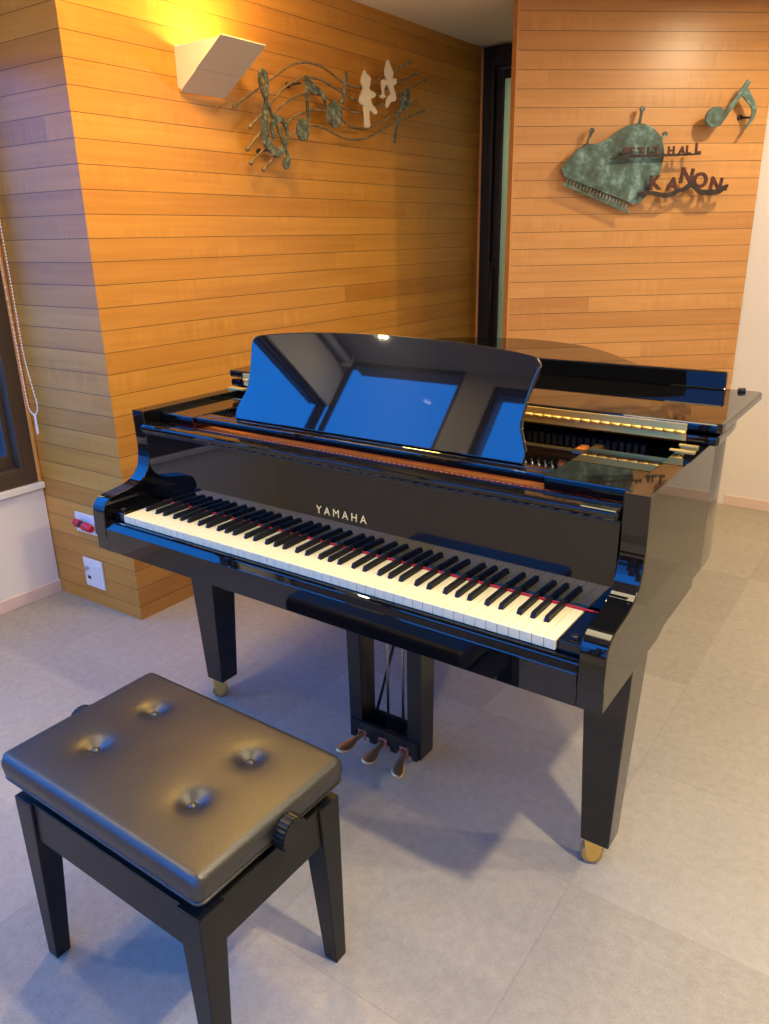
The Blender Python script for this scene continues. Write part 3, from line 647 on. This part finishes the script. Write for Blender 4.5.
# lid: main leaf, folded front leaf, hinge
lidp = spline([(HW + .020, .62, 0), (.728, .745, 0), (.690, .905, 0), (.602, 1.070, 0), (.470, 1.213, 0), (.338, 1.355, 0), (.220, 1.498, 0), (.085, 1.660, 0), (-.076, 1.788, 0), (-.252, 1.855, 0), (-.425, 1.858, 0), (-.580, 1.803, 0), (-.690, 1.70, 0), (-HW - .02, 1.56, 0), (-HW - .02, 1.2, 0)], 6)
lid = [(HW + .015, .540), (HW + .020, .548)] + [(q[0], q[1]) for q in lidp] + [(-HW - .02, .548), (-HW - .015, .540)]
bm = bmesh.new(); prism(bm, lid, XY, .9685, .9905, .006, 3); lm_ = pp('lid_main', bm)
fl = [(-.728, .536), (.728, .536), (.738, .544), (.740, .560), (.742, .945), (.740, .956), (.735, .962), (.725, .964), (-.725, .964), (-.735, .962), (-.740, .956), (-.742, .945), (-.740, .56), (-.738, .544)]
bm = bmesh.new(); prism(bm, fl, XY, .9975, 1.0185, .006, 3); lf_ = pp('lid_front', bm)
bm = bmesh.new(); bx(bm, -.655, .655, .938, .960, 1.018, 1.0640, .004); obj('lid_lip', bm, 'black', lf_)
for s in (-1, 1):
    bm = bmesh.new(); cyl(bm, (s * .695, .936, 1.018), (s * .695, .936, 1.028), .0105, .009, 14, .002); obj('bumper', bm, 'satin', lf_)
    bm = bmesh.new(); cyl(bm, (s * .60, .90, .990), (s * .60, .90, .998), .011, None, 12); obj('bumper', bm, 'satin', lf_)
bm = bmesh.new(); bx(bm, -.668, .668, .5335, .5375, .9755, .9915, .0008); bx(bm, -.668, .668, .5315, .5355, .9965, 1.0135, .0008)
for i in range(56): x = -.668 + 1.336 * i / 56; cyl(bm, (x + .001, .5320, .994), (x + 1.336 / 56 - .001, .5320, .994), .0042, None, 8)
obj('piano_hinge', bm, 'brass', lm_)
bm = bmesh.new(); bx(bm, .652, .704, .470, .482, .966, .9700, .001); pp('lock_plate', bm, 'brass')
bm = bmesh.new(); bx(bm, .660, .70, .512, .523, .9665, .972, .001); pp('lock_plate', bm, 'brass')
bm = bmesh.new(); bx(bm, -.706, -.640, .500, .520, .966, .9725, .001); pp('lock_plate', bm, 'brass')
# legs with casters
def leg(cx, cy, turn=0.):
    bm = bmesh.new(); a = .0335; b = .0535
    taper(bm, (cx - a, cx + a, cy - a, cy + a), (cx - b, cx + b, cy - b, cy + b), .075, .613, .003); l_ = pp('leg', bm)
    bm = bmesh.new(); cyl(bm, (cx, cy, .069), (cx, cy, .074), .022, None, 20)
    for s in (-1, 1): prism(bm, [(cy - .022, .071), (cy + .022, .071), (cy + .014, .022), (cy + .004, .014), (cy - .006, .014), (cy - .014, .024)], YZ, cx + s * .0165, cx + s * .0205, .001)
    cyl(bm, (cx - .022, cy, .0255), (cx + .022, cy, .0255), .005, None, 10); bmesh.ops.rotate(bm, cent=(cx, cy, 0), matrix=Matrix.Rotation(turn, 3, 'Z'), verts=bm.verts); bmesh.ops.translate(bm, verts=bm.verts, vec=(-.014, -.004, 0)); bx(bm, cx - .032, cx + .032, cy - .032, cy + .032, .0725, .0757, .001); c_ = obj('caster', bm, 'brass', l_)
    bm = bmesh.new(); cyl(bm, (cx - .0145, cy, .0255), (cx + .0145, cy, .0255), .0255, None, 24, .004); bmesh.ops.rotate(bm, cent=(cx, cy, 0), matrix=Matrix.Rotation(turn, 3, 'Z'), verts=bm.verts); bmesh.ops.translate(bm, verts=bm.verts, vec=(-.014, -.004, 0)); obj('caster_wheel', bm, 'caster_brass', l_)
leg(.6375, .2865, -1.05); leg(-.6195, .2875, -.65)
bm = bmesh.new(); bx(bm, -.40, -.10, 1.30, 1.62, .60, .70, .004); pp('leg_block', bm, 'satin')
cx, cy = -.25, 1.46
leg(cx, cy)
# lyre
LX = .008
bm = bmesh.new(); bx(bm, LX - .14, LX + .14, .27, .42, .598, .613, .003); ly = pp('lyre', bm)
for s in (-1, 1):
    bm = bmesh.new(); a_, b_ = sorted((LX + s * .077, LX + s * .120)); c_, d_ = sorted((LX + s * .078, LX + s * .125))
    taper(bm, (a_, b_, .307, .372), (c_, d_, .305, .378), .05, .60, .002); obj('lyre_post', bm, 'satin', ly)
bm = bmesh.new()
def arch(y, y1):
    pts = [(LX - .113, .107), (LX + .113, .107)] + [(LX + .113, .050)]
    for cxp in (.072, 0., -.072):
        pts += [(LX + cxp + .026, .050), (LX + cxp + .022, .072), (LX + cxp + .012, .084), (LX + cxp, .087), (LX + cxp - .012, .084), (LX + cxp - .022, .072), (LX + cxp - .026, .050)]
    pts += [(LX - .113, .050)]
    prism(bm, pts, XZ, y, y1)
arch(.298, .312); bx(bm, LX - .076, LX + .076, .312, .375, .052, .060); bx(bm, LX - .113, LX + .113, .369, .380, .050, .107, .002)
pb = obj('pedal_box', bm, 'satin', ly)
for cxp in (-.072, 0., .072):
    bm = bmesh.new()
    for x0, x1, z0, z1 in ((-.013, .013, .078, .081), (-.013, -.010, .052, .078), (.010, .013, .052, .078)): bx(bm, LX + cxp + x0, LX + cxp + x1, .295, .300, z0, z1)
    obj('felt_bushing', bm, 'pink_felt', pb)
for cxp, tip in ((-.072, -.020), (0., .000), (.072, .034)):
    bm = bmesh.new(); rows = []
    for y, w, z, th in ((.35, .0075, .066, .006), (.30, .0078, .066, .006), (.272, .009, .064, .006), (.255, .0160, .060, .006), (.236, .0215, .057, .0055), (.222, .0200, .056, .005), (.213, .012, .055, .004), (.210, .004, .0545, .002)):
        x = LX + cxp + tip * max(0, (.305 - y) / .105)
        rows.append([bm.verts.new((x + w * math.cos(q), y, z + th * math.sin(q))) for q in [2 * PI * k / 14 for k in range(14)]])
    for A, B in zip(rows, rows[1:]):
        for k in range(14): f = bm.faces.new((A[k], A[(k + 1) % 14], B[(k + 1) % 14], B[k])); f.smooth = True
    bm.faces.new(rows[0]); bm.faces.new(rows[-1][::-1]); bmesh.ops.recalc_face_normals(bm, faces=bm.faces); obj('pedal', bm, 'pedal', ly)
for x in (-.004, .047):
    bm = bmesh.new(); cyl(bm, (x, .345, .066), (x, .345, .61), .0042, None, 8); obj('pedal_rod', bm, 'steel', ly)
bm = bmesh.new(); tube(bm, [(-.066, .374, .10), (.066, .382, .612)], .0045, 8); obj('stay', bm, 'satin', ly)

# ================================================================== BENCH
bn = thing('piano_bench', 'black leatherette piano bench with four buttons and side knobs', 'bench', (.03, -.42, 0))
X0, X1, Y0, Y1 = -.239, .310, -.603, -.243; ZB, ZT = .446, .497
btn = [(-.142, -.335), (-.142, -.480), (.140, -.332), (.140, -.480)]
btn = [(X0 + (X1 - X0) * fx_, Y0 + (Y1 - Y0) * fy_) for fx_ in (.24, .74) for fy_ in (.33, .72)]
def pillow(x, y):
    ex = min(x - X0, X1 - x); ey = min(y - Y0, Y1 - y)
    r = .011; hx = 1 - max(0, (r - ex) / r) ** 2; hy = 1 - max(0, (r - ey) / r) ** 2
    z = ZT - .008 * (1 - math.sqrt(max(0, hx))) - .008 * (1 - math.sqrt(max(0, hy)))
    cx_ = (x - (X0 + X1) / 2) / ((X1 - X0) / 2); cy_ = (y - (Y0 + Y1) / 2) / ((Y1 - Y0) / 2)
    z += .006 * (1 - cx_ ** 2) ** .7 * (1 - cy_ ** 2) ** .7
    for bx_, by_ in btn:
        d = math.hypot(x - bx_, y - by_); z -= .0125 * math.exp(-(d / .022) ** 2) + .0035 * math.exp(-(d / .055) ** 2)
    return z
bm = bmesh.new(); NX, NY = 90, 60
def gr(i, n, a, b):
    # denser rows near the edges
    s = i / n; s = .5 - .5 * math.cos(PI * s) if False else s
    return a + (b - a) * s
def rounded(x, y, R=.018):
    dx = min(x - X0, X1 - x); dy = min(y - Y0, Y1 - y)
    if dx < R and dy < R:
        a_, b_ = 1 - dx / R, 1 - dy / R; a2, b2 = a_ * math.sqrt(1 - b_ * b_ / 2), b_ * math.sqrt(1 - a_ * a_ / 2)
        nx, ny = R - a2 * R, R - b2 * R
        x = X0 + nx if x - X0 < X1 - x else X1 - nx; y = Y0 + ny if y - Y0 < Y1 - y else Y1 - ny
    return x, y
G = [[bm.verts.new((*rounded(gr(i, NX, X0, X1), gr(j, NY, Y0, Y1)), pillow(gr(i, NX, X0, X1), gr(j, NY, Y0, Y1)))) for j in range(NY + 1)] for i in range(NX + 1)]
for i in range(NX):
    for j in range(NY): bm.faces.new((G[i][j], G[i + 1][j], G[i + 1][j + 1], G[i][j + 1]))
ring = [G[i][0] for i in range(NX)] + [G[NX][j] for j in range(NY)] + [G[NX - i][NY] for i in range(NX)] + [G[0][NY - j] for j in range(NY)]
prev = ring; cxs, cys = (X0 + X1) / 2, (Y0 + Y1) / 2
for fz, ins in ((.12, -.0022), (.35, -.003), (.75, -.001), (.93, .001), (1., .005)):
    cur = []
    for v in ring:
        sx_ = 1 - ins / ((X1 - X0) / 2); sy2 = 1 - ins / ((Y1 - Y0) / 2); cur.append(bm.verts.new((cxs + (v.co.x - cxs) * sx_, cys + (v.co.y - cys) * sy2, v.co.z + (ZB - v.co.z) * fz)))
    for k in range(len(ring)): q = (k + 1) % len(ring); bm.faces.new((prev[q], prev[k], cur[k], cur[q]))
    prev = cur
bm.faces.new(prev); bmesh.ops.recalc_face_normals(bm, faces=bm.faces)
cu = obj('seat_cushion', bm, 'leather', bn, smooth=True)
for bx_, by_ in btn:
    bm = bmesh.new(); ball(bm, (bx_, by_, pillow(bx_, by_) + .001), .0085, 14, 8, (1, 1, .55)); obj('button', bm, 'leather', cu)
bm = bmesh.new()
pip = []
for qx, qy, a0 in ((X1 - .016, Y1 - .016, 0), (X0 + .016, Y1 - .016, PI / 2), (X0 + .016, Y0 + .016, PI), (X1 - .016, Y0 + .016, 1.5 * PI)):
    for k in range(5): an = a0 + PI / 2 * k / 4; pip.append((qx + .014 * math.cos(an), qy + .014 * math.sin(an), ZB + .001))
tube(bm, pip + pip[:1], .0030, 8)
obj('piping', bm, 'leather', cu)
obj('lift_frame', box(-.195, .270, -.573, -.270, .398, .4445, bev=.002), 'bench_black', bn)
LX0, LX1, LY0, LY1 = -.224, .297, -.597, -.246
for y0, y1 in ((LY0 + .006, LY0 + .026), (LY1 - .026, LY1 - .006)): obj('apron', box(LX0 + .05, LX1 - .05, y0, y1, .316, .405, bev=.002), 'bench_black', bn)
for x0, x1 in ((LX0 + .006, LX0 + .026), (LX1 - .026, LX1 - .006)): obj('apron', box(x0, x1, LY0 + .05, LY1 - .05, .316, .405, bev=.002), 'bench_black', bn)
for sx_, sy2 in ((0, 0), (1, 0), (1, 1), (0, 1)):
    a = .056; b = .032
    def sq(w): return ((LX1 - w, LX1) if sx_ else (LX0, LX0 + w)) + ((LY1 - w, LY1) if sy2 else (LY0, LY0 + w))
    bm = bmesh.new(); taper(bm, sq(b), sq(a), 0, .404, .0025); obj('leg', bm, 'bench_black', bn)
KY, KZ2 = -.412, .455
for s, x0 in ((1, .304), (-1, -.233)):
    bm = bmesh.new(); cyl(bm, (x0 - s * .035, KY, KZ2), (x0 + s * .012, KY, KZ2), .006, None, 12)
    kx = x0 + s * .010; n = 48; 
    A = []; B = []
    for k in range(n):
        r = .0315 if k % 2 else .0300; an = 2 * PI * k / n; A.append(bm.verts.new((kx, KY + r * math.cos(an), KZ2 + r * math.sin(an)))); B.append(bm.verts.new((kx + s * .023, KY + r * math.cos(an), KZ2 + r * math.sin(an))))
    fa = bm.faces.new(A); fb_ = bm.faces.new(B[::-1])
    for k in range(n): bm.faces.new((A[(k + 1) % n], A[k], B[k], B[(k + 1) % n]))
    bmesh.ops.recalc_face_normals(bm, faces=bm.faces); bmesh.ops.bevel(bm, geom=list(fa.edges) + list(fb_.edges) if False else list(fb_.edges), offset=.002, segments=2, affect='EDGES')
    obj('knob', bm, 'bench_black', bn)
# ================================================================== LIGHT
def area(name, loc, size, power, color, aim=None, shape='DISK', spread=PI):
    l = bpy.data.lights.new(name, 'AREA'); l.shape = shape; l.size = size; l.energy = power; l.color = color; l.spread = spread
    o = bpy.data.objects.new(name, l); C.objects.link(o); o.location = loc
    if aim is not None: o.rotation_euler = (Vector(aim) - Vector(loc)).to_track_quat('-Z', 'Y').to_euler()
    return o
WARM = (1, .82, .52); AMBER = (1, .60, .12)
area('downlight', (.70, 2.45, H - .02), .10, 18, (1, .80, .48), None)
area('downlight', (-.72, .62, H - .02), .22, 20, AMBER, None)
area('downlight', (1.55, -.25, H - .02), .10, 46, WARM, None)
area('downlight', (2.6, 1.3, H - .02), .10, 36, WARM, None)
area('downlight', (-1.40, -1.28, H - .02), .05, 7, WARM, None)
area('downlight', (-.95, -.62, H - .02), .10, 12, WARM, None)  # added fill without a known fixture, brightens the column face
area('passage_light', (-.8, 3.9, H - .03), .3, 16, (1, .92, .75), None)
area('added_ceiling_fill', (.55, .30, H - .02), .90, 20, WARM, None, 'SQUARE')  # wide soft fill added to lift the floor, no known fixture
area('sconce_lamp', onleft((u0 + u1) / 2, 2.02, .13), .10, 6.5, (1, .62, .20), onleft((u0 + u1) / 2, 3.0, .05), 'DISK')
# daylight through the windows
def portal(loc, sx_, sy2, aim):
    l = bpy.data.lights.new('window_portal', 'AREA'); l.shape = 'RECTANGLE'; l.size = sx_; l.size_y = sy2; l.cycles.is_portal = True
    o = bpy.data.objects.new('window_portal', l); C.objects.link(o); o.location = loc; o.rotation_euler = (Vector(aim) - Vector(loc)).to_track_quat('-Z', 'Y').to_euler()
portal((XL - .13, (YB + .45) / 2, 1.22), 1.46, 2.02, (0, (YB + .45) / 2, 1.22))
portal((.235, YB - .13, 1.385), 2.03, 1.83, (.235, 0, 1.385)); portal((-1.42, YB - .13, 1.385), .78, 1.83, (-1.42, 0, 1.385))
w = bpy.data.worlds.new('dusk_sky'); S.world = w; w.use_nodes = True; nt = w.node_tree; bg = nt.nodes['Background']
tc = nt.nodes.new('ShaderNodeTexCoord'); sp = nt.nodes.new('ShaderNodeSeparateXYZ'); rp = nt.nodes.new('ShaderNodeValToRGB')
mr = nt.nodes.new('ShaderNodeMapRange'); mr.inputs[1].default_value = -.4; mr.inputs[2].default_value = .8
nt.links.new(tc.outputs['Generated'], sp.inputs[0]); nt.links.new(sp.outputs[2], mr.inputs[0]); nt.links.new(mr.outputs[0], rp.inputs[0]); nt.links.new(rp.outputs[0], bg.inputs[0])
e = rp.color_ramp.elements; e[0].position = .08; e[0].color = (.015, .04, .14, 1); e[1].position = .75; e[1].color = (.012, .235, .95, 1)
x = e.new(.26); x.color = (.02, .10, .40, 1); x = e.new(.50); x.color = (.012, .14, .55, 1); x = e.new(.58); x.color = (.012, .235, .95, 1)
bg.inputs[1].default_value = 6.6

S.view_settings.view_transform = 'Standard'; S.view_settings.look = 'None'; S.view_settings.exposure = 0; S.view_settings.gamma = 1
S.view_settings.use_curve_mapping = False
S.cycles.use_denoising = True; S.cycles.max_bounces = 10; S.cycles.diffuse_bounces = 5; S.cycles.glossy_bounces = 6; S.cycles.transparent_max_bounces = 12
S.cycles.sample_clamp_indirect = 6.0; S.cycles.caustics_reflective = False; S.cycles.caustics_refractive = False; S.cycles.blur_glossy = .5
